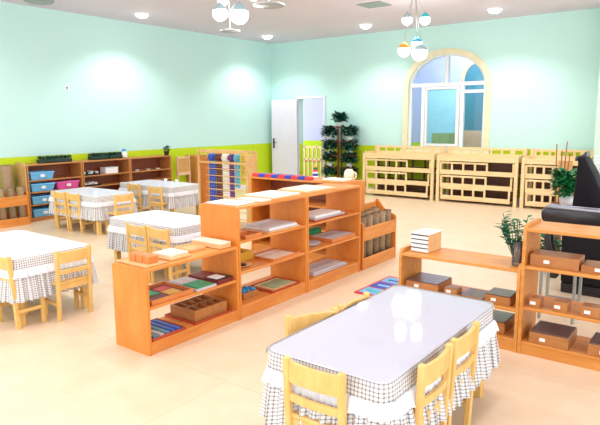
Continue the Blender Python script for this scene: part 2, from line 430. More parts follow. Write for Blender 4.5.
pendant((-4.10, 8.32), 'pendant lamp of five white globes with orange, blue and teal caps before the arched window',
        [(-.11, -.10, 2.64, .095, 'caporange'), (.09, .02, 2.60, .12, 'capgrey'), (.03, .05, 2.74, .085, 'capblue'), (-.11, -.02, 3.10, .08, 'capgrey'), (.12, .12, 3.10, .08, 'capteal')], None)

t = thing('ceiling_vent', 'small grey rectangular vent on the ceiling left of the coloured pendant lamp', 'vent', (-4.94, 8.55, ZC))
MB().box(-.22, .22, -.2, .2, -.012, 0, .003).build('frame', 'grey', t)
v = MB()
for k in range(6): v.box(-.19, .19, -.16+k*.06, -.13+k*.06, -.02, -.012)
v.build('louvre', 'metal', t)
t = thing('grey_ceiling_plate', 'grey ceiling plate cut by the top edge at the upper left corner', 'ceiling plate', (-8.83, 5.0, ZC))  # plain grey eight-sided plate under the ceiling
MB().lathe((0, 0, 0), [(0, -.03), (.2, -.03), (.24, 0), (0, 0)], 8).build('plate', 'grey', t)
t = thing('wall_socket', 'tiny dark round fitting high on the mint left wall', 'wall fitting', (XL, 5.68, 2.18))
MB().box(0, .012, -.04, .04, -.04, .04, .003).build('plate', 'white', t); MB().ball((.014, 0, 0), .022, (.6, 1, 1), 10).build('knob', 'grey', t)

# ------------------------------------------------------------------ chairs
def make_chair():
    """small child's chair, faces -y ... back at +y; origin on floor below seat centre"""
    t = thing('child_chair', '', 'chair')
    w = .142
    for s in (-1, 1):
        MB().bar((s*w, .135, 0), (s*w, .165, .585), .03, .032, .004).build('back_post', 'chair', t)
        MB().bar((s*w, -.075, 0), (s*w, -.07, .30), .032, .032, .004).build('leg', 'chair', t)
        MB().box(s*w-.009, s*w+.009, -.06, .13, .12, .15, .003).build('stretcher', 'chair', t)
    MB().box(-.158, .158, -.092, .15, .295, .318, .006).build('seat', 'chair', t)
    MB().box(-.128, .128, -.085, -.065, .25, .295, .003).build('seat_rail', 'chair', t)
    MB().box(-.128, .128, .13, .148, .25, .295, .003).build('seat_rail', 'chair', t)
    ap = MB(); n = 8
    for (za, zb, nm) in ((.475, .568, 'top_rail'), (.385, .42, 'lower_rail')):
        b = MB(); pts = []
        yb = .145+.03*(za/.585)
        for k in range(n+1):
            u = -1+2*k/n; pts.append((u*.13, yb+.012*(1-u*u)))
        out = pts + [(p[0], p[1]-.018) for p in pts[::-1]]
        b.prism(out, 'z', za, zb, .002); b.build(nm, 'chair', t)
    return t
chair0 = make_chair(); _first = [True]
def chair(x, y, rz, label, group):
    """x, y: seat centre; rz: 0 = back toward +y"""
    if _first[0]:
        _first[0] = False
        chair0.location = (x, y, 0); chair0.rotation_euler = (0, 0, rz); chair0['label'] = label; chair0['group'] = group
        return chair0
    return dup(chair0, (x, y, 0), rz, label, group)

# ------------------------------------------------------------------ tables and cloths
def table(x0, x1, y0, y1, label, group='tables for children'):
    t = thing('table', label, 'table', ((x0+x1)/2, (y0+y1)/2, 0), 0, group)
    w, d = (x1-x0)/2, (y1-y0)/2
    MB().box(-w, w, -d, d, .522, .548, .006).build('tabletop', 'chair', t)
    a = MB(); i = .05
    a.box(-w+i, w-i, -d+i, -d+i+.02, .45, .522); a.box(-w+i, w-i, d-i-.02, d-i, .45, .522)
    a.box(-w+i, -w+i+.02, -d+i+.02, d-i-.02, .45, .522); a.box(w-i-.02, w-i, -d+i+.02, d-i-.02, .45, .522)
    a.build('apron', 'chair', t)
    for sx in (-1, 1):
        for sy in (-1, 1):
            MB().box(sx*(w-.045)-.028, sx*(w-.045)+.028, sy*(d-.045)-.028, sy*(d-.045)+.028, 0, .522, .004).build('leg', 'chair', t)
    return t

def outline(w, d, r, step):
    """rounded rectangle: list of (x, y, nx, ny, s)"""
    pts = []
    segs = [((-w+r, -d), (w-r, -d), (0, -1)), ((w, -d+r), (w, d-r), (1, 0)), ((w-r, d), (-w+r, d), (0, 1)), ((-w, d-r), (-w, -d+r), (-1, 0))]
    cents = [(w-r, -d+r, -PI/2), (w-r, d-r, 0), (-w+r, d-r, PI/2), (-w+r, -d+r, PI)]
    for (a, b, nn), (cx, cy, a0) in zip(segs, cents):
        l = math.dist(a, b); n = max(2, int(l/step))
        for k in range(n):
            f = k/n; pts.append((a[0]+(b[0]-a[0])*f, a[1]+(b[1]-a[1])*f, *nn))
        for k in range(5):
            an = a0+PI/2*k/5; pts.append((cx+r*math.cos(an), cy+r*math.sin(an), math.cos(an), math.sin(an)))
    out = []; s = 0
    for i, p in enumerate(pts):
        if i: s += math.dist(p[:2], pts[i-1][:2])
        out.append((*p, s))
    s += math.dist(pts[-1][:2], pts[0][:2])
    return out, s

def strip(mb, ol, total, rows, folds, seed, v0=0):
    """rows: (z, offset, fold amplitude); a ruffled band around the outline"""
    rnd = random.Random(seed); ph = [rnd.uniform(0, 6.28) for _ in range(4)]
    nf = round(total/folds)
    def off(s, amp):
        a = 2*PI*s/total
        q = .55*math.sin(nf*a+1.2*math.sin(5*a+ph[0]))+.3*math.sin(round(nf*.61)*a+ph[1])+.25*math.sin(round(nf*1.7)*a+ph[2])
        return amp*(q+.6)
    grid = []
    for z, o, amp in rows:
        grid.append([mb.bm.verts.new((x+nx*(o+off(s, amp)), y+ny*(o+off(s, amp)), z)) for x, y, nx, ny, s in ol])
    n = len(ol); v = v0
    for i in range(len(rows)-1):
        dv = rows[i][0]-rows[i+1][0]
        for k in range(n):
            k2 = (k+1) % n
            f = mb.bm.faces.new((grid[i][k], grid[i+1][k], grid[i+1][k2], grid[i][k2])); f.smooth = True
            sa, sb = ol[k][4], ol[k2][4] if k2 else total
            for l, u in zip(f.loops, ((sa, v), (sa, v+dv), (sb, v+dv), (sb, v))): l[mb.uv].uv = u
        v += dv
    return grid

def cloth(x0, x1, y0, y1, label, seed, drop=.33, film=None):
    t = thing('tablecloth', label, 'tablecloth', ((x0+x1)/2, (y0+y1)/2, .5495), 0, 'checked tablecloths with ruffles')
    w, d = (x1-x0)/2+.008, (y1-y0)/2+.008
    ol, tot = outline(w, d, .05, .012)
    top = MB(); vs = [top.bm.verts.new((x, y, .006)) for x, y, *_ in ol]
    f = top.bm.faces.new(vs)
    for l in f.loops: l[top.uv].uv = (l.vert.co.x+5, l.vert.co.y+5)
    strip(top, ol, tot, [(.006, 0, 0), (.002, .004, 0)], .05, seed)
    top.build('cloth_top', 'topcheck', t)
    band = MB(); strip(band, ol, tot, [(.002, .004, 0), (-.02, .008, .001), (-.055, .010, .003), (-.09, .012, .004)], .06, seed); band.build('check_band', 'check', t)
    sk = MB(); strip(sk, ol, tot, [(-.085, .012, .004), (-.14, .016, .012), (-.22, .024, .022), (-drop, .034, .030)], .055, seed+1, .09); sk.build('skirt', 'check', t)
    ru = MB(); strip(ru, ol, tot, [(-.078, .014, .004), (-.088, .022, .006), (-.115, .026, .012), (-.142, .030, .018)], .035, seed+2); ru.build('ruffle', 'lace', t)
    return t

# near table
NT = (-1.65, -1.04, 1.93, 3.185)
table(*NT, 'small wooden table nearest the camera under a glossy checked cloth')
cloth(*NT, 'white checked tablecloth with ruffled skirt on the near table, under a glossy clear film', 3)
fm = MB(); w, d = .323, .646
ol, tot = outline(w, d, .05, .03)
f_ = fm.bm.faces.new([fm.bm.verts.new((x, y, .0035)) for x, y, *_ in ol])
strip(fm, ol, tot, [(.0035, 0, 0), (-.002, .006, 0), (-.035, .012, .002)], .2, 4)
o = fm.build('plastic_table_cover', 'film', None, (-1.345, 2.5575, .5565))
tag(o, 'clear glossy plastic film laid over the checked cloth of the near table', 'table cover')
G = 'small chairs around the near table'
chair(-1.34, 2.015, PI, 'yellow wooden child chair, back to the camera, at near end of the nearest table', G)
chair(-1.135, 2.265, -PI/2, 'yellow wooden child chair right of the nearest table, closer to the camera', G)
chair(-1.14, 2.62, -PI/2, 'yellow wooden child chair right of the nearest table, farther from the camera', G)
chair(-1.60, 2.33, math.radians(63), 'yellow wooden child chair turned askew at left side of the nearest table', G)
chair(-1.52, 2.73, PI/2, 'yellow wooden child chair almost hidden behind left far corner of the nearest table', G)

# left tables
T1 = (-5.55, -4.37, 2.10, 2.76); T2 = (-5.46, -4.36, 3.72, 4.36); T3 = (-8.32, -7.13, 4.66, 5.30); T4 = (-8.45, -7.12, 6.0, 6.65)
table(*T1, 'wooden table under a white cloth cut by the left edge of the photo')
cloth(*T1, 'white checked tablecloth with ruffled skirt on the table at left edge of the photo', 11)
table(*T2, 'wooden table under a white cloth just behind the low central shelf')
cloth(*T2, 'white checked tablecloth with ruffles on the table behind the low central shelf', 21)
table(*T3, 'wooden table under a grey-white cloth in front of the blue bins')
cloth(*T3, 'grey-white checked tablecloth with pleated skirt on the table beside the blue bins', 31)
table(*T4, 'wooden table under a cloth farthest back, left of the bead frame')
cloth(*T4, 'grey-white checked tablecloth with pleated skirt on the rearmost table left of the bead frame', 41)
G = 'small chairs around the left tables'
chair(-4.50, 2.23, PI, 'yellow child chair cut by left edge of the photo, backed to the camera', G)
chair(-4.405, 2.53, -PI/2, 'yellow child chair at right end of the left-edge table, seen from behind', G)
chair(-4.72, 3.68, PI, 'yellow child chair left of a pair behind the low central shelf', G)
chair(-4.40, 3.69, PI, 'yellow child chair right of a pair behind the low central shelf', G)
chair(-7.93, 4.74, PI, 'yellow child chair left of a pair in front of the blue bins', G)
chair(-7.60, 4.75, PI, 'yellow child chair right of a pair in front of the blue bins', G)
chair(-7.06, 4.95, -PI/2, 'yellow child chair at right end of the table beside the blue bins', G)
chair(-7.93, 6.06, PI, 'yellow child chair at left front of the rearmost table', G)
chair(-7.29, 5.98, PI, 'yellow child chair at right front of the rearmost table, beside the bead frame', G)

# ------------------------------------------------------------------ shelf units
def side_panel(mb, x0, x1, dep, h, r=.05):
    n = 6; p = [(0, 0), (0, h-r)]
    p += [(r-r*math.cos(PI/2*k/n), h-r+r*math.sin(PI/2*k/n)) for k in range(1, n+1)]
    p += [(dep-r+r*math.sin(PI/2*k/n), h-r+r*math.cos(PI/2*k/n)) for k in range(n+1)]
    p += [(dep, 0)]
    q = []
    for a in p:
        if not q or math.dist(a, q[-1]) > 1e-5: q.append(a)
    mb.prism(q, 'x', x0, x1)
def shelf_unit(name, label, loc, rotz, wid, dep, h, levels, top=None, sm='orange', bm_='orangeH', back=None, plinth=.09, group=None, divide=None, lip=0):
    """width along local x from 0, front at local y=0, body toward +y"""
    t = thing(name, label, 'shelf', loc, rotz, group)
    th = .022
    for xa in (0, wid-th):
        b = MB(); side_panel(b, xa, xa+th, dep, h+lip, .03 if not lip else .045); b.build('side_panel', sm, t)
    MB().box(th, wid-th, .004, dep-.004, h-th-.002, h-.002, .003).build('top_board', bm_, t)
    for z in levels:
        MB().box(th, wid-th, .006, dep-.006, z-.02, z, .003).build('shelf_board', bm_, t)
    MB().box(th, wid-th, .008, .026, 0, plinth-.02).build('plinth', bm_, t)
    if back: MB().box(th, wid-th, dep-.014, dep-.006, plinth, h-th-.002).build('back_panel', back, t)
    if divide: MB().box(divide-.01, divide+.01, .01, dep-.02, plinth, h-th-.002).build('divider', sm, t)
    return t
R90 = PI/2
FX = -3.095
shelf_unit('low_shelf', 'low two-tier orange wood shelf, near end of the central row', (FX, 2.36, 0), R90, .905, .375, .612, (.34, .09), group='orange shelves of the central row')
shelf_unit('tall_shelf', 'three-tier orange wood shelf in the middle of the central row', (FX, 3.27, 0), R90, .92, .43, .925, (.645, .39, .11), group='orange shelves of the central row', plinth=.11)
shelf_unit('tall_shelf', 'three-tier orange wood shelf at the far end of the central row beside the mat rack', (FX, 4.195, 0), R90, .945, .43, .925, (.645, .39, .11), group='orange shelves of the central row', plinth=.11)
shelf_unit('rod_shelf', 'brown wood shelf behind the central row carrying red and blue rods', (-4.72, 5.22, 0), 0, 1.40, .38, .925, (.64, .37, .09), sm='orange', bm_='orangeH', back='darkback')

def rolled_mat(x, y, z, r, h, label, m, group, tilt=(0, 0)):
    t = tag(bpy.data.objects.new('rolled_mat', None), label, 'rolled mat', group); COL.objects.link(t); t.location = (x, y, z)
    b = MB(); n = 60; turns = 3.2; tt = bmesh.new()
    pts = []
    for k in range(n+1):
        f = k/n; a = turns*2*PI*f; rr = r*(.22+.78*f); pts.append((rr*math.cos(a), rr*math.sin(a)))
    rows = [[b.bm.verts.new((p[0]+tilt[0]*zz/h, p[1]+tilt[1]*zz/h, zz)) for p in pts] for zz in (0, h)]
    for k in range(n):
        f = b.bm.faces.new((rows[0][k], rows[0][k+1], rows[1][k+1], rows[1][k])); f.smooth = True
    b.lathe((0, 0, 0), [(0, .003), (r*.96, .003), (r*.96, h-.012), (0, h-.004)], 20)
    b.build('felt', m, t)
    e = MB(); e.lathe((0, 0, 0), [(r*1.005, h*.52), (r*1.03, h*.52), (r*1.03, h*.56), (r*1.005, h*.56)], 18)
    e.build('tie', 'matd', t)
    return t
def mat_rack(label, x, y0, y1, depth, h, back):
    """front at x facing +X"""
    t = thing('mat_rack', label, 'rack', (x, y0, 0), R90)
    w = y1-y0
    for xa in (0, w-.024):
        b = MB(); n = 5
        b.prism([(0, 0), (0, h), (.02, h+.02), (depth*.5, h+.02+back*.25), (depth-.02, h+.02+back), (depth, h+back), (depth, 0)], 'x', xa, xa+.024); b.build('side_panel', 'orange', t)
    MB().box(.024, w-.024, 0, .018, .31, h-.035, .004).build('front_rail', 'orangeH', t)
    MB().box(.024, w-.024, 0, .018, .0, .125, .004).build('front_rail', 'orangeH', t)
    MB().box(.024, w-.024, depth-.018, depth, h-.09+back*.6, h-.01+back, .004).build('back_rail', 'orangeH', t)
    MB().box(.024, w-.024, depth-.018, depth, .05, .2, .004).build('back_rail', 'orangeH', t)
    MB().box(.024, w-.024, .018, depth-.018, .03, .05).build('base_board', 'orangeH', t)
    return t
mat_rack('orange wooden mat rack with rolled mats at the far end of the central row', FX, 5.19, 5.94, .27, .49, .17)
rm = random.Random(5)
for k in range(5):
    rolled_mat(FX-.072, 5.285+k*.14, .05, .05, .50+.03*rm.random(), 'rolled brown felt mat in front row of the central mat rack, %s from the left' % ('first', 'second', 'third', 'fourth', 'fifth')[k], 'mat' if k % 2 else 'matd', 'rolled mats in the central rack')
for k in range(4):
    rolled_mat(FX-.187, 5.34+k*.145, .05, .05, .53+.02*rm.random(), 'rolled brown felt mat in back row of the central mat rack, %s from the left' % ('first', 'second', 'third', 'fourth')[k], 'mat', 'rolled mats in the central rack')
mat_rack('orange wooden mat rack with brown rolled mats at left edge of the photo', -8.83, 3.62, 4.58, .24, .50, .02)
for k in range(6):
    rolled_mat(-8.905, 3.72+k*.155, .05, .055, .55, 'rolled brown mat in the left-edge rack, %s from its right end' % ('sixth', 'fifth', 'fourth', 'third', 'second', 'first')[k], 'mat' if k % 2 else 'matd', 'rolled mats in the left rack')

# left wall shelves
LX = -8.995
for i, (ya, lb) in enumerate(((4.672, 'brown wood wall shelf holding blue and pink bins'), (5.66, 'brown wood wall shelf with toys and white boxes, under two green planters'), (6.645, 'almost empty brown wood wall shelf left of the bead frame'))):
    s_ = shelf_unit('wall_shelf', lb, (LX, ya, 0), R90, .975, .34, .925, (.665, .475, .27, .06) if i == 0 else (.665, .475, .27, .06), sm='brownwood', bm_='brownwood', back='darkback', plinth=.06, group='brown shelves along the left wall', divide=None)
t = thing('end_panel', 'tall tan wooden panel with rounded top at the end of the left wall shelves', 'panel', (-9.0, 4.64, 0))
b = MB(); n = 8
b.prism([(-.34, 0), (-.34, .86)] + [(-.26-.08*math.cos(PI/2*k/n), .86+.1*math.sin(PI/2*k/n)) for k in range(1, n+1)] + [(-.08+.08*math.sin(PI/2*k/n), .86+.1*math.cos(PI/2*k/n)) for k in range(n+1)] + [(0, 0)], 'y', 0, .022)
b.build('board', 'tan', t); MB().box(-.34, 0, -.04, 0, 0, .05, .004).build('foot', 'tan', t)
rolled_mat(-9.225, 4.46, 0, .1, .93, 'tall brown rolled rug standing by the green wall at left, beside the tan panel', 'mat', 'tall rolled rug')

def bin_(name, m, y, z, wid, label, h=.12):
    t = thing(name, label, 'storage bin', (LX, y, z), R90, 'plastic storage bins on the left shelf')
    b = MB(); d = .28; e = .02; w = wid/2
    def ring(wx, dy0, dy1, zz): return [(-wx, dy0, zz), (wx, dy0, zz), (wx, dy1, zz), (-wx, dy1, zz)]
    R = [ring(w-e, .03, d-e, 0.002), ring(w, .01, d, h), ring(w-.008, .018, d-.008, h), ring(w-e-.006, .036, d-e-.006, .01)]
    V = [[b.bm.verts.new(p) for p in r] for r in R]
    b.bm.faces.new(V[0][::-1]); b.bm.faces.new(V[3])
    for a, c in zip(V, V[1:]):
        for k in range(4): b.bm.faces.new((a[k], a[(k+1) % 4], c[(k+1) % 4], c[k]))
    bmesh.ops.recalc_face_normals(b.bm, faces=b.bm.faces[:])
    b.build('tub', m, t)
    r = MB(); r.box(-w-.008, w+.008, 0, .012, h-.02, h+.004, .003); r.box(-w-.008, w+.008, d-.004, d+.008, h-.02, h+.004, .003)
    r.box(-w-.008, -w+.002, .012, d-.004, h-.02, h+.004); r.box(w-.002, w+.008, .012, d-.004, h-.02, h+.004); r.build('rim', m, t)
    MB().box(-.035, .035, -.006, .014, h*.35, h*.7, .003).build('label_tag', 'paper', t)
    return t
for z, lb in ((.667, 'top'), (.477, 'second'), (.272, 'third'), (.062, 'bottom')):
    bin_('storage_bin', 'binblue', 4.93, z, .40, 'sky blue plastic bin on the %s level of the left wall shelf' % lb, .125)
bin_('storage_bin', 'binpink', 5.38, .477, .40, 'pink plastic bin beside a blue one on the left wall shelf', .125)

# things on the left shelves
def foliage(parent, n, spread, height, ls, m='leaf', seed=1, z0=0, name='foliage', wide=.5, droop=.35, sy=1):
    r = random.Random(seed); b = MB()
    for k in range(n):
        a = r.uniform(0, 2*PI); rr = spread*math.sqrt(r.random()); zz = z0+height*r.random()
        p = (rr*math.cos(a)*.8, rr*math.sin(a)*.8*sy, zz)
        el = r.uniform(-.1, .9)
        dv = (math.cos(a+r.uniform(-.6, .6)), math.sin(a+r.uniform(-.6, .6))*sy, el)
        L_ = ls*r.uniform(.7, 1.2)
        b.leaf(p, dv, L_, L_*wide, droop*r.random())
    return b.build(name, m, parent)
def planter(y, ln, label, seed):
    t = thing('planter', label, 'planter', (LX-.17, y, .925), R90, 'green planters on the left shelves')
    MB().box(-ln/2, ln/2, -.06, .06, 0, .06, .006).build('trough', 'darkpot', t)
    r = random.Random(seed); b = MB()
    for k in range(260):
        x = r.uniform(-ln/2+.01, ln/2-.01); yy = r.uniform(-.05, .05)
        b.leaf((x, yy, .055), (r.uniform(-.6, .6), r.uniform(-.6, .6), 1.2), r.uniform(.05, .085), .022, .1)
    b.build('grass', 'leaf2', t)
planter(5.25, .58, 'long dark green grass planter on top of the shelf with blue bins', 1)
planter(6.09, .36, 'dark green grass planter on the left wall shelf, left one of the close pair', 2)
planter(6.43, .28, 'dark green grass planter on the left wall shelf, beside the blue-topped jug', 3)
t = thing('jug', 'small white jug with blue lid on the left wall shelf beside green planters', 'jug', (LX-.14, 6.62, .925), 0)
MB().lathe((0, 0, 0), [(0, 0), (.05, 0), (.06, .02), (.058, .09), (.045, .12), (0, .12)], 18).build('body', 'pot', t)
MB().lathe((0, 0, .12), [(.046, 0), (.04, .03), (.015, .05), (0, .05)], 16).build('lid', 'capblue', t)
t = thing('potted_plant', 'small dark potted plant at right end of the left wall shelves', 'potted plant', (LX-.06, 7.56, .925))
MB().lathe((0, 0, 0), [(0, 0), (.04, 0), (.055, .08), (.045, .08), (0, .07)], 16).build('pot', 'soil', t)
foliage(t, 60, .05, .08, .07, 'leaf2', 4, .08)
t = thing('white_box', 'white box on upper level of the wall shelf beneath two planters', 'box', (LX-.13, 6.27, .665), R90)
MB().box(-.13, .13, -.09, .09, 0, .11, .006).build('carton', 'paper', t); MB().box(-.133, .133, -.093, .093, .085, .115, .004).build('lid', 'pot', t)
def toy_tray(y, z, ln, label, cols, seed):
    t = thing('toy_tray', label, 'tray', (LX-.12, y, z), R90)
    MB().box(-ln/2, ln/2, -.1, .1, 0, .012, .003).box(-ln/2, ln/2, -.1, -.09, .012, .03).box(-ln/2, ln/2, .09, .1, .012, .03).build('base', 'black', t)
    r = random.Random(seed); x = -ln/2+.03
    k = 0
    while x < ln/2-.05:
        w = r.uniform(.03, .06); MB().box(x, x+w, -.07, .07, .012, .03+r.uniform(.02, .05), .004).build('toy_block', cols[k % len(cols)], t); x += w+.008; k += 1
toy_tray(5.84, .665, .34, 'black tray with black and white toy blocks on upper level of the left wall shelf', ('paper', 'black', 'greycard'), 3)
toy_tray(5.85, .475, .34, 'dark tray with white pieces on second level of the left wall shelf', ('paper', 'greycard'), 4)
for yy, lb in ((6.86, 'left'), (7.12, 'middle'), (7.36, 'right')):
    t = thing('dish', 'small white dish on the almost empty left wall shelf, %s of three' % lb, 'dish', (LX-.1, yy, .665))
    MB().lathe((0, 0, 0), [(0, 0), (.03, 0), (.05, .022), (.046, .022), (.028, .006), (0, .006)], 16).build('bowl', 'pot', t)
# board stand beyond the shelves
t = thing('display_board', 'tan board in a wooden frame past the right end of the left wall shelves', 'board', (-9.05, 7.98, 0), R90)
MB().box(-.15, .15, -.012, .012, .56, .84, .004).build('board', 'cardboard', t)
fb = MB(); fb.box(-.17, -.15, -.02, .02, 0, .9, .003).box(.15, .17, -.02, .02, 0, .9, .003).box(-.15, .15, -.02, .02, .84, .87, .003).box(-.15, .15, -.02, .02, .5, .56, .003).box(-.15, .15, -.1, .1, 0, .03, .003); fb.build('frame', 'pinkwood', t)
t = thing('side_cabinet', 'narrow brown wooden cabinet against the lime wall left of the bead frame', 'cabinet', (-9.02, 8.3, 0), R90)
MB().box(0, .34, 0, .32, .04, .88, .006).build('body', 'brownwood', t); MB().box(.012, .328, -.014, 0, .08, .84, .003).build('door', 'brownwood', t); MB().ball((.29, -.022, .5), .012, n=8).build('knob', 'brass', t); MB().box(.02, .32, .02, .3, 0, .04).build('plinth', 'darkback', t)

# cups on tables
def cup(x, y, label, m='pot'):
    t = thing('cup', label, 'cup', (x, y, .5562))
    MB().lathe((0, 0, 0), [(0, 0), (.022, 0), (.03, .05), (.027, .05), (.02, .006), (0, .006)], 14).build('bowl', m, t)
    MB().tube((.028, 0, .04), (.042, 0, .03), .004, n=6).tube((.042, 0, .03), (.027, 0, .012), .004, n=6).build('handle', m, t)
cup(-7.35, 4.80, 'small white cup on the table beside the blue bins, near its right end')
cup(-7.9, 6.55, 'small white cup on the rearmost table, the left one at its back edge')
cup(-7.62, 6.56, 'small white cup on the rearmost table, the right one at its back edge')

# ------------------------------------------------------------------ bead cabinet
BX0, BX1, BY0, BY1, BH = -6.54, -5.52, 6.05, 6.27, 1.175
t = thing('bead_cabinet', 'open wooden frame hung with blue, brown, white and purple bead chains', 'bead frame', (BX0, BY0, 0))
bw = BX1-BX0; bd = BY1-BY0
MB().box(0, .035, 0, .03, 0, BH, .004).build('post', 'tan', t); MB().box(0, .035, bd-.03, bd, 0, BH-.01, .004).build('post', 'tan', t)
MB().box(bw-.035, bw, 0, .03, 0, BH-.02, .004).build('post', 'tan', t); MB().box(bw-.035, bw, bd-.03, bd, 0, BH-.02, .004).build('post', 'tan', t)
MB().box(.005, .025, .03, bd-.03, .12, BH-.14, .003).build('side_panel', 'orange', t)
MB().box(bw-.025, bw-.008, .03, bd-.03, .12, BH-.06, .003).build('side_panel', 'tan', t)
MB().box(.035, bw-.035, 0, .03, BH-.05, BH-.005, .004).build('top_rail', 'tan', t)
MB().box(.035, bw-.035, bd-.03, bd, BH-.05, BH-.01, .004).build('top_rail', 'tan', t)
MB().box(0.035, bw-.035, 0, .025, .97, 1.0, .003).build('cross_rail', 'tan', t)
MB().box(.035, bw-.035, 0, bd, .06, .10, .004).build('base_board', 'tan', t)
for k in range(8):
    MB().box(.035, bw-.035, bd-.085, bd-.077, .14+k*.105, .152+k*.105).build('hook_rail', 'traylight', t)
def bead_chain(x, ztop, zbot, m, r, ln=1):
    tc = MB()
    z = ztop
    while z > zbot:
        tc.ball((x, bd-.055, z), r, n=8); z -= r*1.9
    tc.tube((x, bd-.055, ztop+r), (x, bd-.055, zbot), .002, n=5)
    tag_ = tc.build('bead_chain', m, t)
cols = [(.155, 'blue', .22), (.305, 'bead_brown', .22), (.44, 'bead_white', .22), (.56, 'bead_purple', .45), (.675, 'bead_lblue', .60), (.78, 'bead_gold', .70), (.86, 'bead_gold', .78), (.93, 'bead_white', .82)]
for x, m, zb in cols:
    wide = x < .47
    for dx in ((-.054, -.018, .018, .054) if wide else (-.03, 0, .03) if x < .7 else (-.012, .016)):
        bead_chain(x+dx, 1.09, zb, m, .02)
    if x < .7:
        MB().ball((x, bd-.09, 1.05), .052 if wide else .042, (1.15, .5, 1), 12).build('bead_bundle', m, t)
# ------------------------------------------------------------------ nested beds along the back wall
def bed(x0, x1, label, open_back, y=10.615, dep=.56):
    w = x1-x0
    t = thing('nested_bed', label, 'bed', (x0, y, 0), 0, 'nested pull-out beds along the back wall')
    for xa in (0, w-.06):
        MB().box(xa, xa+.06, 0, .05, 0, .90, .004).build('post', 'bed', t)
        MB().box(xa, xa+.06, dep-.05, dep, 0, 1.05, .004).build('post', 'bed', t)
    MB().box(.06, w-.06, .004, .034, .80, .895, .004).build('top_rail', 'bed', t)
    MB().box(.06, w-.06, .034, dep-.03, .80, .82).build('deck', 'bed', t)
    # back guard rail with rectangular cut-outs
    g = MB(); yb0, yb1 = dep-.028, dep-.006
    g.box(.06, w-.06, yb0, yb1, 1.0, 1.045, .003); g.box(.06, w-.06, yb0, yb1, .82, .93)
    n = 7
    for k in range(n+1):
        xc = .06+(w-.12)*k/n
        wd = .02 if k % 3 else .045
        g.box(max(.06, xc-wd), min(w-.06, xc+wd), yb0, yb1, .93, 1.0)
    g.build('guard_rail', 'bed', t)
    for sx in (0.012, w-.012-.024):
        g = MB(); g.box(sx, sx+.024, .05, dep-.05, .80, .93, .003); g.build('end_board', 'bed', t)
    for i, zt in enumerate((.785, .525, .29)):
        a, bx = .066+.014*i, w-.066-.028*i
        yo = .012+.0*i
        p = MB()
        p.box(a, bx, yo, yo+.025, zt-.25+.01, zt-.155, .003)              # front board
        p.box(a, bx, yo+.025, dep-.06, zt-.245, zt-.225)
        p.box(bx-.035, bx, yo, yo+.03, zt-.155, zt-.0, .003)
        pb = p.build('pull_out_bed', 'bed', t)
        e = MB(); gx = a+(bx-a)*.66
        e.box(a, gx, yo, yo+.022, zt-.035, zt, .003)
        nn = 4
        for k in range(nn+1):
            xc = a+.016+(gx-a-.032)*k/nn; e.box(xc-.018, xc+.018, yo, yo+.022, zt-.155, zt-.035)
        e.build('guard_rail', 'bed', pb)
        if not (open_back and i < 2):
            MB().box(a, bx, dep-.10, dep-.085, zt-.225, zt-.02).build('back_board', 'bedbrown', pb)
        else:
            q = MB()
            for k in range(6):
                xc = a+.05+(bx-a-.1)*k/5; q.box(xc-.02, xc+.02, dep-.10, dep-.085, zt-.225, zt-.02)
            q.box(a, bx, dep-.10, dep-.085, zt-.225, zt-.17); q.build('back_slats', 'bedbrown', pb)
        MB().box(a+.03, bx-.04, .06, dep-.12, zt-.225, zt-.18, .008).build('mattress', 'bedbrown', pb)
    return t
bed(-6.36, -4.74, 'stack of nested pale wooden beds beside the plant stand, left one on the back wall', True)
bed(-4.68, -3.12, 'stack of nested pale wooden beds beneath right half of the arched window', False)
bed(-3.06, -1.97, 'stack of nested pale wooden beds at right, partly hidden by the leafy plant', False)

# slatted bed rail in the corridor, seen through the door
t = thing('corridor_rack', 'light wooden slatted rail seen through the open doorway', 'rack', (-10.5, 12.9, 0))
MB().box(0, 1.6, 0, .04, .84, .89, .003).box(0, 1.6, 0, .04, .5, .55, .003).build('rail', 'bed', t)
b = MB()
for k in range(12): b.box(.02+k*.14, .06+k*.14, 0, .04, .0, .84 if k % 3 else .92)
b.build('slats', 'bed', t)
MB().box(0.02, 1.58, .04, .3, .45, .5).build('shelf_board', 'tray', t)

# ------------------------------------------------------------------ plant stand by the door
SX, SY = -7.15, 10.93
t = thing('plant_stand', 'tiered brown wooden plant stand between the door and the beds', 'plant stand', (SX, SY, 0))
for dx in (-.045, .045):
    MB().box(dx-.016, dx+.016, -.016, .016, 0, 1.43, .003).build('pole', 'stand', t)
MB().box(-.3, .3, -.12, .12, 0, .03, .004).build('foot', 'stand', t)
MB().box(-.21, .21, -.11, .11, 1.43, 1.45, .004).build('platform', 'stand', t)
for z in (1.11, .80, .52, .20):
    MB().box(-.40, -.07, -.11, .11, z, z+.02, .004).build('platform', 'stand', t); MB().box(.07, .40, -.11, .11, z, z+.02, .004).build('platform', 'stand', t)
    MB().box(-.07, .07, -.012, .012, z, z+.02).build('bracket', 'stand', t)
def pot_plant(x, y, z, label, r=.075, fs=.15, n=190, m='leaf2', seed=1, group=None, pm='pot', h=.1, fh=.2, ls=.15):
    t = thing('potted_plant', label, 'potted plant', (x, y, z), 0, group)
    MB().lathe((0, 0, 0), [(0, 0), (r*.75, 0), (r, h), (r*.9, h), (r*.86, h-.012), (0, h-.012)], 18).build('pot', pm, t)
    MB().lathe((0, 0, h-.014), [(0, 0), (r*.86, 0), (r*.86, .004), (0, .006)], 14).build('soil', 'soil', t)
    foliage(t, n, fs, fh, ls, m, seed, h+.01)
    return t
G = 'potted plants on the tiered stand'
pot_plant(SX, SY, 1.45, 'potted green plant on the very top of the tiered stand', seed=10, fs=.13, group=G, fh=.16)
nm = ('upper', 'second', 'third', 'bottom')
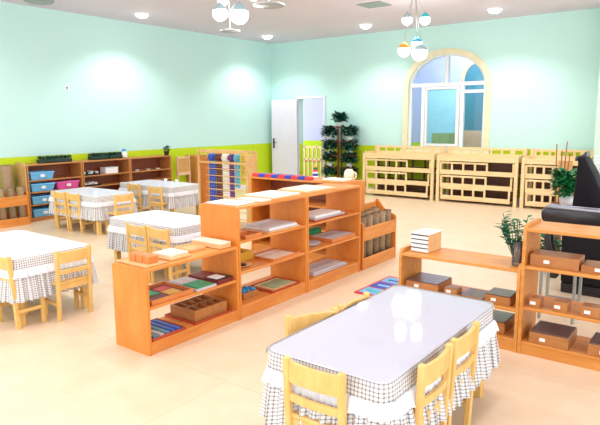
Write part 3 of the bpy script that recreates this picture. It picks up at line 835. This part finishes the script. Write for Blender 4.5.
for i, z in enumerate((1.13, .82, .54, .22)):
    pot_plant(SX-.26, SY, z, 'potted green plant at left of the %s tier of the stand' % nm[i], seed=20+i, group=G, fs=.15, fh=.19)
    pot_plant(SX+.26, SY, z, 'potted green plant at right of the %s tier of the stand' % nm[i], seed=30+i, group=G, fs=.15, fh=.19)

# ------------------------------------------------------------------ things on the rod shelf
g = 'red and blue number rods'
seg = .1; x = -4.70
for r_ in range(3):
    nseg = (9, 8, 7)[r_]
    t = thing('number_rod', 'long rod of red and blue segments on the brown shelf, %s of three' % ('nearest', 'middle', 'rearmost')[r_], 'rod', (x, 5.255+.042*r_, .925), 0, g)
    for k in range(nseg):
        MB().box(k*seg, k*seg+seg, -.019, .019, 0, .038, .002).build('segment', ('red', 'navy')[(k+r_*0) % 2], t)
t = thing('paper_tray', 'flat pale tray with white sheets at right end of the rod shelf', 'tray', (-3.52, 5.33, .925))
MB().box(-.15, .15, -.1, .1, 0, .02, .003).build('base', 'traylight', t); MB().box(-.14, .14, -.09, .09, .02, .03, .002).build('sheets', 'paper', t)
t = thing('plastic_jug', 'cream plastic jug with side handle on the rod shelf before the plant stand', 'jug', (-3.47, 5.50, .925))
MB().lathe((0, 0, 0), [(0, 0), (.04, 0), (.058, .03), (.06, .07), (.05, .105), (.032, .125), (.028, .125), (.046, .1), (0, .06)], 20).build('body', 'creamplastic', t)
hb = MB(); pp = [(.05, 0, .095), (.085, 0, .09), (.095, 0, .055), (.08, 0, .02), (.055, 0, .015)]
for a, b_ in zip(pp, pp[1:]): hb.tube(a, b_, .008, n=8)
hb.build('handle', 'creamplastic', t)
t = thing('stacking_toy', 'small stacked toy of white, red and dark blue rings before the doorway', 'toy', (-3.93, 5.49, .925))
for k, (m, r, z) in enumerate((('pot', .036, 0), ('navy', .034, .028), ('pot', .03, .052), ('red', .03, .074), ('leaf3', .024, .1))):
    MB().lathe((0, 0, z), [(0, 0), (r, .002), (r*1.05, .012), (r, .024), (0, .026)], 16).build('ring', m, t)
MB().ball((0, 0, .14), .019, n=12).build('head', 'yellow', t)

# ------------------------------------------------------------------ trays, boards and boxes on the central shelves
def tray(x0, x1, y0, y1, z, label, m='tray', rim=.022, name='tray', cat='tray'):
    t = thing(name, label, cat, ((x0+x1)/2, (y0+y1)/2, z)); w, d = (x1-x0)/2, (y1-y0)/2
    MB().box(-w, w, -d, d, 0, .008, .002).build('base', m, t)
    b = MB(); q = .01
    b.box(-w, w, -d, -d+q, .008, rim); b.box(-w, w, d-q, d, .008, rim); b.box(-w, -w+q, -d+q, d-q, .008, rim); b.box(w-q, w, -d+q, d-q, .008, rim)
    b.build('rim', m, t)
    return t
def slab(name, x0, x1, y0, y1, z0, z1, m, label, cat, group=None, rz=0, bev=.003):
    o = MB().box(-(x1-x0)/2, (x1-x0)/2, -(y1-y0)/2, (y1-y0)/2, 0, z1-z0, bev).build(name, m, None, ((x0+x1)/2, (y0+y1)/2, z0), rz)
    return tag(o, label, cat, group)
Z1 = .612
# low shelf, top
tray(-3.46, -3.13, 2.39, 2.58, Z1, 'flat light wooden tray under three blocks at near end of the low shelf top', 'traylight', .012)
for k in range(3):
    slab('wooden_block', -3.40+k*.077, -3.33+k*.077, 2.455, 2.54, Z1+.008, Z1+.06, 'tray', 'orange wooden block on the near tray of the low shelf, %s of three' % ('left', 'middle', 'right')[k], 'block', 'orange blocks in a row')
slab('wooden_board', -3.38, -3.15, 2.62, 2.82, Z1, Z1+.018, 'traylight', 'lower pale board of a pair stacked on the low shelf top', 'board')
slab('wooden_board', -3.37, -3.18, 2.64, 2.82, Z1+.018, Z1+.036, 'card', 'upper pale board of a pair stacked on the low shelf top', 'board', None, .06)
t = tray(-3.43, -3.25, 2.90, 3.06, Z1, 'small shallow wooden tray in the middle of the low shelf top', 'traylight', .02)
t = thing('wooden_box', 'long flat wooden box at the far end of the low shelf top', 'box', (-3.28, 3.16, Z1))
MB().box(-.17, .15, -.06, .06, 0, .035, .003).build('body', 'traylight', t); MB().box(-.172, .152, -.062, .062, .035, .045, .002).build('lid', 'card', t)
# low shelf, middle
z = .34
tray(-3.45, -3.12, 2.42, 2.80, z, 'brown wooden tray holding a painted picture on middle level of the low shelf', 'tray', .035)
t = thing('picture_puzzle', 'red, green and yellow picture puzzle in the brown tray on the low shelf', 'puzzle', (-3.285, 2.61, z+.008))
MB().box(-.14, .14, -.16, .16, 0, .01).build('board', 'darkred', t); MB().box(-.09, .02, -.12, .0, .01, .015).build('piece', 'green', t); MB().box(.0, .11, .02, .13, .01, .015).build('piece', 'yellow', t); MB().box(-.1, -.01, .03, .13, .01, .015).build('piece', 'red', t)
tray(-3.46, -3.11, 2.83, 3.03, z, 'tray of white and green tiles in the middle of the low shelf', 'greycard', .02)
slab('tile_set', -3.45, -3.30, 2.845, 3.015, z+.008, z+.026, 'greycard', 'pale grey tiles on left of the tray in the low shelf', 'tiles')
slab('tile_set', -3.29, -3.12, 2.845, 3.015, z+.008, z+.028, 'green', 'bright green tiles on right of the tray in the low shelf', 'tiles')
t = thing('material_box', 'dark red and black box under a white card on middle level of the low shelf', 'box', (-3.29, 3.14, z))
MB().box(-.17, .17, -.085, .085, 0, .03, .003).build('body', 'darkred', t); MB().box(.01, .165, -.08, .08, .03, .036).build('lid', 'black', t)
slab('white_card', -3.26, -3.15, 3.07, 3.17, z+.036, z+.042, 'paper', 'white card on the dark box in the low shelf', 'card')
# low shelf, bottom
z = .09
tray(-3.43, -3.10, 2.40, 2.70, z, 'red brown tray of blue and teal tiles on the low shelf bottom', 'redtray', .022)
r = random.Random(2)
for k in range(5):
    slab('tile_strip', -3.41+.0, -3.12, 2.425+k*.052, 2.465+k*.052, z+.008, z+.026, ('teal', 'greycard', 'teal', 'blue', 'blue')[k], '%s strip in the red brown tray on the low shelf bottom, %s from the front' % (('teal', 'grey', 'teal', 'blue', 'blue')[k], ('first', 'second', 'third', 'fourth', 'fifth')[k]), 'tile strip', 'tile strips in the red brown tray')
tray(-3.46, -3.11, 2.80, 3.20, z, 'orange red tray under a compartment box on the low shelf bottom', 'redtray', .016)
t = thing('compartment_box', 'brown wooden box with compartments in the orange red tray on the low shelf bottom', 'box', (-3.285, 3.0, z+.008))
MB().box(-.14, .14, -.17, .17, 0, .012).build('base', 'boxwood', t)
b = MB(); b.box(-.14, .14, -.17, -.158, .012, .085); b.box(-.14, .14, .158, .17, .012, .085); b.box(-.14, -.128, -.158, .158, .012, .085); b.box(.128, .14, -.158, .158, .012, .085); b.box(-.006, .006, -.158, .158, .012, .08); b.build('wall', 'boxwood', t)
for k in range(3): MB().box(-.128, .128, -.085+k*.085-.005, -.085+k*.085+.005, .012, .08).build('divider', 'boxwood', t)

# middle tall shelf
Z2 = .925
slab('white_sheet', -3.50, -3.16, 3.31, 3.55, Z2, Z2+.006, 'paper', 'white sheet at the near end of the middle shelf top', 'paper', None, .1)
slab('reddish_board', -3.40, -3.12, 3.58, 3.72, Z2, Z2+.014, 'card', 'thin pinkish board lying on the middle shelf top', 'board')
t = thing('white_board_box', 'flat box with white top at far end of the middle shelf top', 'box', (-3.29, 3.94, Z2))
MB().box(-.18, .17, -.19, .19, 0, .018, .002).build('body', 'traylight', t); MB().box(-.175, .165, -.185, .185, .018, .026, .002).build('sheet', 'paper', t)
z = .645
t = tray(-3.46, -3.12, 3.68, 4.12, z, 'grey tray stacked with sheets on upper level of the middle shelf', 'traylight', .012)
for k in range(3):
    slab('grey_sheet', -3.45+.008*k, -3.13-.004*k, 3.70, 4.10-.01*k, z+.008+.012*k, z+.02+.012*k, ('greycard', 'paper', 'greycard')[k], '%s grey white sheet of the pile on upper level of the middle shelf' % ('lowest', 'middle', 'topmost')[k], 'sheet', 'sheets on the grey tray')
tray(-3.28, -3.115, 3.38, 3.58, z, 'small orange tray at near end of the upper level of the middle shelf', 'tray', .03)
z = .39
tray(-3.40, -3.11, 3.72, 4.10, z, 'tan tray holding a white sheet on second level of the middle shelf', 'tray', .022)
slab('work_sheet', -3.37, -3.14, 3.76, 4.06, z+.008, z+.016, 'card', 'cream work sheet in the tan tray on second level of the middle shelf', 'sheet')
t = thing('yellow_box', 'open yellow wooden box at the back of the second level of the middle shelf', 'box', (-3.42, 3.62, z))
MB().box(-.08, .08, -.1, .1, 0, .01).box(-.08, .08, -.1, -.088, .01, .075).box(-.08, .08, .088, .1, .01, .075).box(-.08, -.068, -.088, .088, .01, .075).box(.068, .08, -.088, .088, .01, .075).build('body', 'yellow', t)
MB().ball((0, 0, .04), .03, n=10).build('contents', 'darkred', t)
t = thing('plate', 'pinkish tan round plate with a dark disc on second level of the middle shelf', 'plate', (-3.24, 3.46, z))
MB().lathe((0, 0, 0), [(0, 0), (.05, 0), (.085, .016), (.08, .018), (.048, .006), (0, .006)], 24).build('dish', 'traylight', t); MB().lathe((0, 0, .006), [(0, 0), (.035, 0), (.035, .012), (0, .012)], 16).build('disc', 'black', t)
z = .11
tray(-3.40, -3.11, 3.70, 4.10, z, 'orange red tray with a framed picture on the middle shelf bottom', 'redtray', .02)
t = thing('framed_picture', 'greenish framed picture lying in the orange red tray on the middle shelf bottom', 'picture', (-3.25, 3.91, z+.008))
MB().box(-.12, .12, -.16, .16, 0, .012, .002).build('frame', 'traylight', t); MB().box(-.09, .1, -.13, .13, .012, .016).build('picture', 'sage', t)
t = thing('bead_box', 'small brown box with bright blue contents on the middle shelf bottom', 'box', (-3.26, 3.51, z))
MB().box(-.07, .07, -.09, .09, 0, .05, .004).build('body', 'boxwood', t)
b = MB(); r = random.Random(6)
for k in range(40): b.ball((r.uniform(-.055, .055), r.uniform(-.075, .075), .05+r.uniform(0, .012)), .014, n=6)
o = b.build('beads', 'capblue', t); o['kind'] = 'stuff'

# far tall shelf
t = thing('flat_box', 'thin tan box with a white sheet on the far tall shelf top', 'box', (-3.33, 4.50, Z2))
MB().box(-.17, .19, -.24, .24, 0, .018, .002).build('body', 'traylight', t); MB().box(-.16, .18, -.2, .2, .018, .024).build('sheet', 'card', t)
z = .645
tray(-3.42, -3.12, 4.36, 4.92, z, 'red brown tray of white grey boards on upper level of the far tall shelf', 'redtray', .012)
slab('grey_board', -3.40, -3.14, 4.38, 4.9, z+.008, z+.028, 'greycard', 'lower grey board in the tray on upper level of the far tall shelf', 'board')
slab('grey_board', -3.39, -3.15, 4.40, 4.84, z+.028, z+.048, 'paper', 'upper white board in the tray on upper level of the far tall shelf', 'board')
z = .39
t = tray(-3.42, -3.12, 4.64, 5.09, z, 'orange brown tray with a grey panel on second level of the far tall shelf', 'tray', .04)
slab('panel_board', -3.40, -3.14, 4.66, 5.07, z+.008, z+.038, 'greycard', 'grey panel lying in the orange brown tray of the far tall shelf', 'board')
t = thing('round_dish', 'pale round dish on second level of the far tall shelf', 'dish', (-3.26, 4.46, z))
MB().lathe((0, 0, 0), [(0, 0), (.07, 0), (.11, .025), (.105, .027), (.068, .008), (0, .008)], 24).build('bowl', 'greycard', t)
t = thing('green_box', 'dark green box at the back of the second level of the far tall shelf', 'box', (-3.46, 4.72, z))
MB().box(-.045, .03, -.18, .18, 0, .075, .004).build('body', 'green', t); MB().box(-.047, .032, -.182, .182, .075, .09, .003).build('lid', 'leaf', t)
z = .11
t = thing('grey_tray', 'long shallow grey tray on the far tall shelf bottom', 'tray', (-3.27, 4.66, z))
MB().box(-.13, .13, -.3, .3, 0, .012, .003).build('base', 'greycard', t); MB().box(-.12, .12, -.28, .28, .012, .03, .004).build('sheets', 'greycard', t)

# ------------------------------------------------------------------ right shelves
RY = 3.905
shelf_unit('low_shelf', 'low open shelf of amber wood at right with flat boxes and a paper drawer set', (-2.005, RY, 0), 0, .912, .36, .59, (.305, .09), sm='shelfR', bm_='shelfR', lip=.03)
shelf_unit('tall_shelf', 'taller amber wood shelf at right edge full of wooden boxes', (-1.09, RY, 0), 0, 1.0, .36, .88, (.62, .335, .09), sm='shelfR', bm_='shelfR', lip=.022)
def lid_box(x0, x1, y0, y1, z, h, label, lid='lid', body='boxwood', cat='box', group=None, lh=.008):
    t = thing('wooden_box', label, cat, ((x0+x1)/2, (y0+y1)/2, z), 0, group); w, d = (x1-x0)/2, (y1-y0)/2
    MB().box(-w, w, -d, d, 0, h-lh, .003).build('body', body, t)
    if lid: MB().box(-w+.004, w-.004, -d+.004, d-.004, h-lh, h, .002).build('lid', lid, t)
    MB().box(-.018-w*.3, .018-w*.3, -d-.003, -d, h*.3, h*.3+.022).build('label_tag', 'paper', t)
    return t
g = 'wooden boxes on the right shelves'
lid_box(-1.97, -1.70, 3.95, 4.22, .305, .068, 'wide flat box with dark shiny lid on left of the low right shelf', group=g)
lid_box(-1.655, -1.555, 3.96, 4.06, .305, .06, 'small open-grain wooden box in the middle of the low right shelf', None, group=g)
t = thing('flat_tray', 'shallow purplish tray lying between two boxes on the low right shelf', 'tray', (-1.45, 4.08, .305))
MB().box(-.1, .085, -.12, .12, 0, .012, .002).build('base', 'lid', t); MB().box(-.1, .085, -.12, -.112, .012, .018).build('rim', 'boxwood', t)
lid_box(-1.345, -1.165, 3.95, 4.14, .305, .068, 'square box with dark lid at right end of the low right shelf', group=g)
lid_box(-1.50, -1.20, 3.97, 4.22, .09, .085, 'big box with dark glazed lid on the low right shelf bottom', group=g)
t = thing('desktop_organizer', 'small stack of four white paper trays with dark gaps on the low right shelf top', 'organizer', (-1.955, 4.0, .59), math.radians(-2))
MB().box(0, .15, 0, .22, 0, .14, .003).build('case', 'traylight', t)
for k in range(4):
    MB().box(.004, .146, -.004, .0, .006+k*.033, .030+k*.033).build('drawer', 'pot', t); MB().box(.004, .146, -.003, .0, .030+k*.033, .038+k*.033).build('slot', 'black', t)
MB().box(-.002, .152, -.006, .222, .14, .147, .002).build('top_board', 'paper', t)
# vase with plant on the right end of the low shelf
t = thing('vase_plant', 'dark green leafy sprigs in a glass vase at right end of the low right shelf', 'plant', (-1.155, 4.02, .59))
MB().lathe((0, 0, 0), [(0, 0), (.03, 0), (.035, .01), (.033, .09), (.042, .17), (.039, .17), (.030, .09), (.03, .02), (0, .015)], 20).build('vase', 'vase', t)
st = MB(); r = random.Random(12); lv = MB()
for k in range(12):
    a = r.uniform(0, 2*PI); top = Vector((.085*math.cos(a)-.03, .07*math.sin(a), .24+.12*r.random())); st.tube((.012*math.cos(a), .012*math.sin(a), .02), top, .0025, n=5)
    for q in range(9):
        f = .5+.5*q/8; p = Vector((.012*math.cos(a), .012*math.sin(a), .02)).lerp(top, f)
        aa = r.uniform(0, 2*PI); lv.leaf(p, (math.cos(aa), math.sin(aa), .5), r.uniform(.05, .08), .034, .2)
st.build('stems', 'leaf2', t); lv.build('leaves', 'leaf', t)
# tall right shelf boxes
lid_box(-1.05, -.745, 3.95, 4.12, .62, .09, 'long wooden box on top level of the tall right shelf, left one', None, group=g)
lid_box(-.735, -.45, 3.96, 4.14, .62, .055, 'wooden box on top level of the tall right shelf, cut by the photo edge', None, group=g)
lid_box(-1.035, -.965, 3.935, 4.03, .335, .07, 'small cube box at left of the middle level of the tall right shelf', None, group=g)
lid_box(-.888, -.795, 3.935, 4.05, .335, .075, 'small cube box in the centre of the tall right shelf middle level', None, group=g)
lid_box(-.715, -.60, 3.935, 4.05, .335, .075, 'small cube box on the tall right shelf middle level, nearest the photo edge', None, group=g)
lid_box(-1.02, -.77, 3.92, 4.18, .09, .085, 'big wooden box with dark lid on the tall right shelf bottom, left one', group=g)
lid_box(-.655, -.40, 3.92, 4.16, .09, .085, 'big wooden box with dark lid on the tall right shelf bottom, at the photo edge', group=g)
# floor puzzle
t = thing('floor_puzzle', 'red framed blue puzzle board lying on the floor beyond the near table', 'puzzle', (-2.60, 4.78, 0), 0)
MB().box(-.14, .2, -.34, .34, 0, .012, .003).build('frame', 'red', t)
for k in range(3):
    MB().box(-.11, .17, -.31+k*.21, -.13+k*.21, .012, .017, .001).build('tile', ('binblue', 'blue', 'binblue')[k], t)
    MB().box(-.06, .1, -.25+k*.21, -.22+k*.21, .017, .02).build('stripe', ('capteal', 'skyblue', 'navy')[k], t)

# ------------------------------------------------------------------ black armchair, plants behind the right shelf
t = thing('armchair', 'big black leather armchair with tall tapering back behind the tall right shelf', 'armchair', (-1.0, 5.75, 0))
def pad(pts, ya, yb, name, m, bev=.03):
    b = MB(); b.prism(pts, 'y', ya, yb); o = b.build(name, m, t)
    md = o.modifiers.new('b', 'BEVEL'); md.width = bev; md.segments = 4; md.limit_method = 'ANGLE'; md.angle_limit = math.radians(25)
    for p in o.data.polygons: p.use_smooth = True
    return o
# local x: -.45 is the front (left in the photo), back to the right
for ya, yb in ((-.20, -.02), (.52, .70)):
    e = 0 if ya < 0 else .22
    pad([(-.40+e, .66), (-.41+e, .75), (-.36+e, .80), (.0, .80), (.55, .785), (.60, .70), (.55, .64), (-.34+e, .63)], ya, yb, 'armrest', 'leather', .035)
    pad([(-.20, .10), (-.22, .62), (.52, .62), (.52, .10)], ya+.02, yb-.02, 'side_panel', 'leatherm', .02)
    if ya < 0: pad([(-.37, .66), (-.33, .66), (-.30, .45), (-.24, .25), (-.24, .12), (-.30, .12), (-.36, .42)], ya+.03, yb-.03, 'arm_support', 'leather', .012)
pad([(-.18, .1), (-.18, .46), (.4, .42), (.4, .1)], .0, .5, 'seat', 'leather', .04)
pad([(-.20, .66), (-.165, 1.20), (-.185, 1.24), (-.13, 1.255), (-.10, 1.22), (-.03, 1.10), (.03, .97), (.09, .82), (.30, .70), (.38, .45), (.0, .45)], .04, .32, 'backrest', 'leatherm', .03)
pad([(-.20, 1.20), (-.20, 1.245), (-.14, 1.265), (-.11, 1.30), (-.10, 1.25), (-.15, 1.22)], .08, .28, 'headrest', 'leather', .012)
for q in range(2):
    MB().tube((-.36, -.185+q*.08, .795+.004*q), (.55, -.185+q*.08, .78+.004*q), .014, n=8).build('painted_glint', 'silver', t)  # silver tubes stand in for bright highlights on the glossy leather arm
MB().box(-.2, .5, -.16, .66, 0, .1, .01).build('base', 'black', t)

t = thing('side_stand', 'low dark wooden stand behind the black armchair holding the white pot', 'stand', (-1.53, 7.0, 0))
MB().box(-.16, .16, -.16, .16, .58, .61, .004).build('top', 'stand', t)
for sx in (-1, 1):
    for sy in (-1, 1): MB().box(sx*.13-.02, sx*.13+.02, sy*.13-.02, sy*.13+.02, 0, .58, .003).build('leg', 'stand', t)
t = pot_plant(-1.50, 7.0, .61, 'bushy green plant in a white pot beside the black armchair', .085, .15, 480, 'leaf3', 51, None, 'pot', .13, .25, .11)
t = thing('bamboo_sticks', 'tall thin brown bamboo sticks standing behind the bushy plant in the white pot', 'sticks', (-1.66, 7.30, 0))
MB().lathe((0, 0, 0), [(0, 0), (.06, 0), (.075, .6), (.068, .6), (.055, .02), (0, .02)], 16).build('holder', 'stand', t)
for k, (a, b_) in enumerate(((-.05, 1.30), (.01, 1.22), (.055, 1.33), (.09, 1.18))): MB().tube((a*.2, 0, .03), (a, .02*k, b_), .009, .006, 8).build('stick', 'stand', t)
t = thing('brown_board', 'plain brown board standing upright before the right-hand beds', 'board', (-2.27, 10.35, 0), 0)
MB().box(-.11, .11, -.01, .01, .1, .9, .003).build('panel', 'cardboard', t); MB().box(-.12, .12, -.08, .08, .0, .1, .003).build('foot', 'tan', t)
pot_plant(-1.50, 6.35, 0, 'leafy floor plant glimpsed beneath the black armrest through the right shelf', .09, .15, 120, 'leaf', 61, None, 'pot', .15, .2, .12)
t = thing('metal_stool', 'grey metal stool frame standing behind middle level of the tall right shelf', 'stool', (-1.04, 4.85, 0))
for sx, sy in ((-.135, -.07), (.12, -.07), (-.075, .1), (-.0, .1)):
    pass
for sx in (-.125, .125):
    for sy in (-.11, .11): MB().box(sx-.011, sx+.011, sy-.011, sy+.011, 0, .42, .003).build('leg', 'metal', t)
for sy in (-.11, .11): MB().box(-.114, .114, sy-.008, sy+.008, .12, .14).build('stretcher', 'metal', t)
MB().box(-.14, .14, -.125, .125, .42, .445, .006).build('seat', 'leatherm', t)
# speckled cloth on the pier
o = MB()
n = 24
for k in range(n):
    xa, xb = -1.90+k*.04, -1.86+k*.04
    o.quad([(xa, 10.70+.012*math.sin(k*1.3), .12), (xb, 10.70+.012*math.sin((k+1)*1.3), .12), (xb, 10.70+.012*math.sin((k+1)*1.3), 1.0), (xa, 10.70+.012*math.sin(k*1.3), 1.0)], None, True)
o = o.build('hanging_cloth', 'speckle')
md = o.modifiers.new('s', 'SOLIDIFY'); md.thickness = .006
tag(o, 'speckled white cloth hanging on the pale wall at far right behind the armchair', 'cloth')

# ------------------------------------------------------------------ camera, world, view
yaw, pit, rol, fpx = .6487, .1593, -.0068, 575.15
fw = Vector((-math.sin(yaw)*math.cos(pit), math.cos(yaw)*math.cos(pit), -math.sin(pit)))
rt = Vector((math.cos(yaw), math.sin(yaw), 0)); up = rt.cross(fw)
R = rt*math.cos(rol)+up*math.sin(rol); U = -rt*math.sin(rol)+up*math.cos(rol)
cam = bpy.data.cameras.new('camera'); co = bpy.data.objects.new('camera', cam); COL.objects.link(co)
mw = Matrix.Identity(4)
for i in range(3):
    mw[i][0] = R[i]; mw[i][1] = U[i]; mw[i][2] = -fw[i]
mw[0][3], mw[1][3], mw[2][3] = 0, 0, 1.6
co.matrix_world = mw
cam.sensor_width = 36; cam.lens = 36*fpx/600; cam.clip_start = .05
SC.camera = co
wd = bpy.data.worlds.new('world'); SC.world = wd; wd.use_nodes = True
wd.node_tree.nodes['Background'].inputs[0].default_value = (.93, .97, 1, 1); wd.node_tree.nodes['Background'].inputs[1].default_value = 2.0
SC.view_settings.view_transform = 'Standard'; SC.view_settings.look = 'None'; SC.view_settings.gamma = 1; SC.view_settings.use_curve_mapping = False
SC.view_settings.exposure = .3
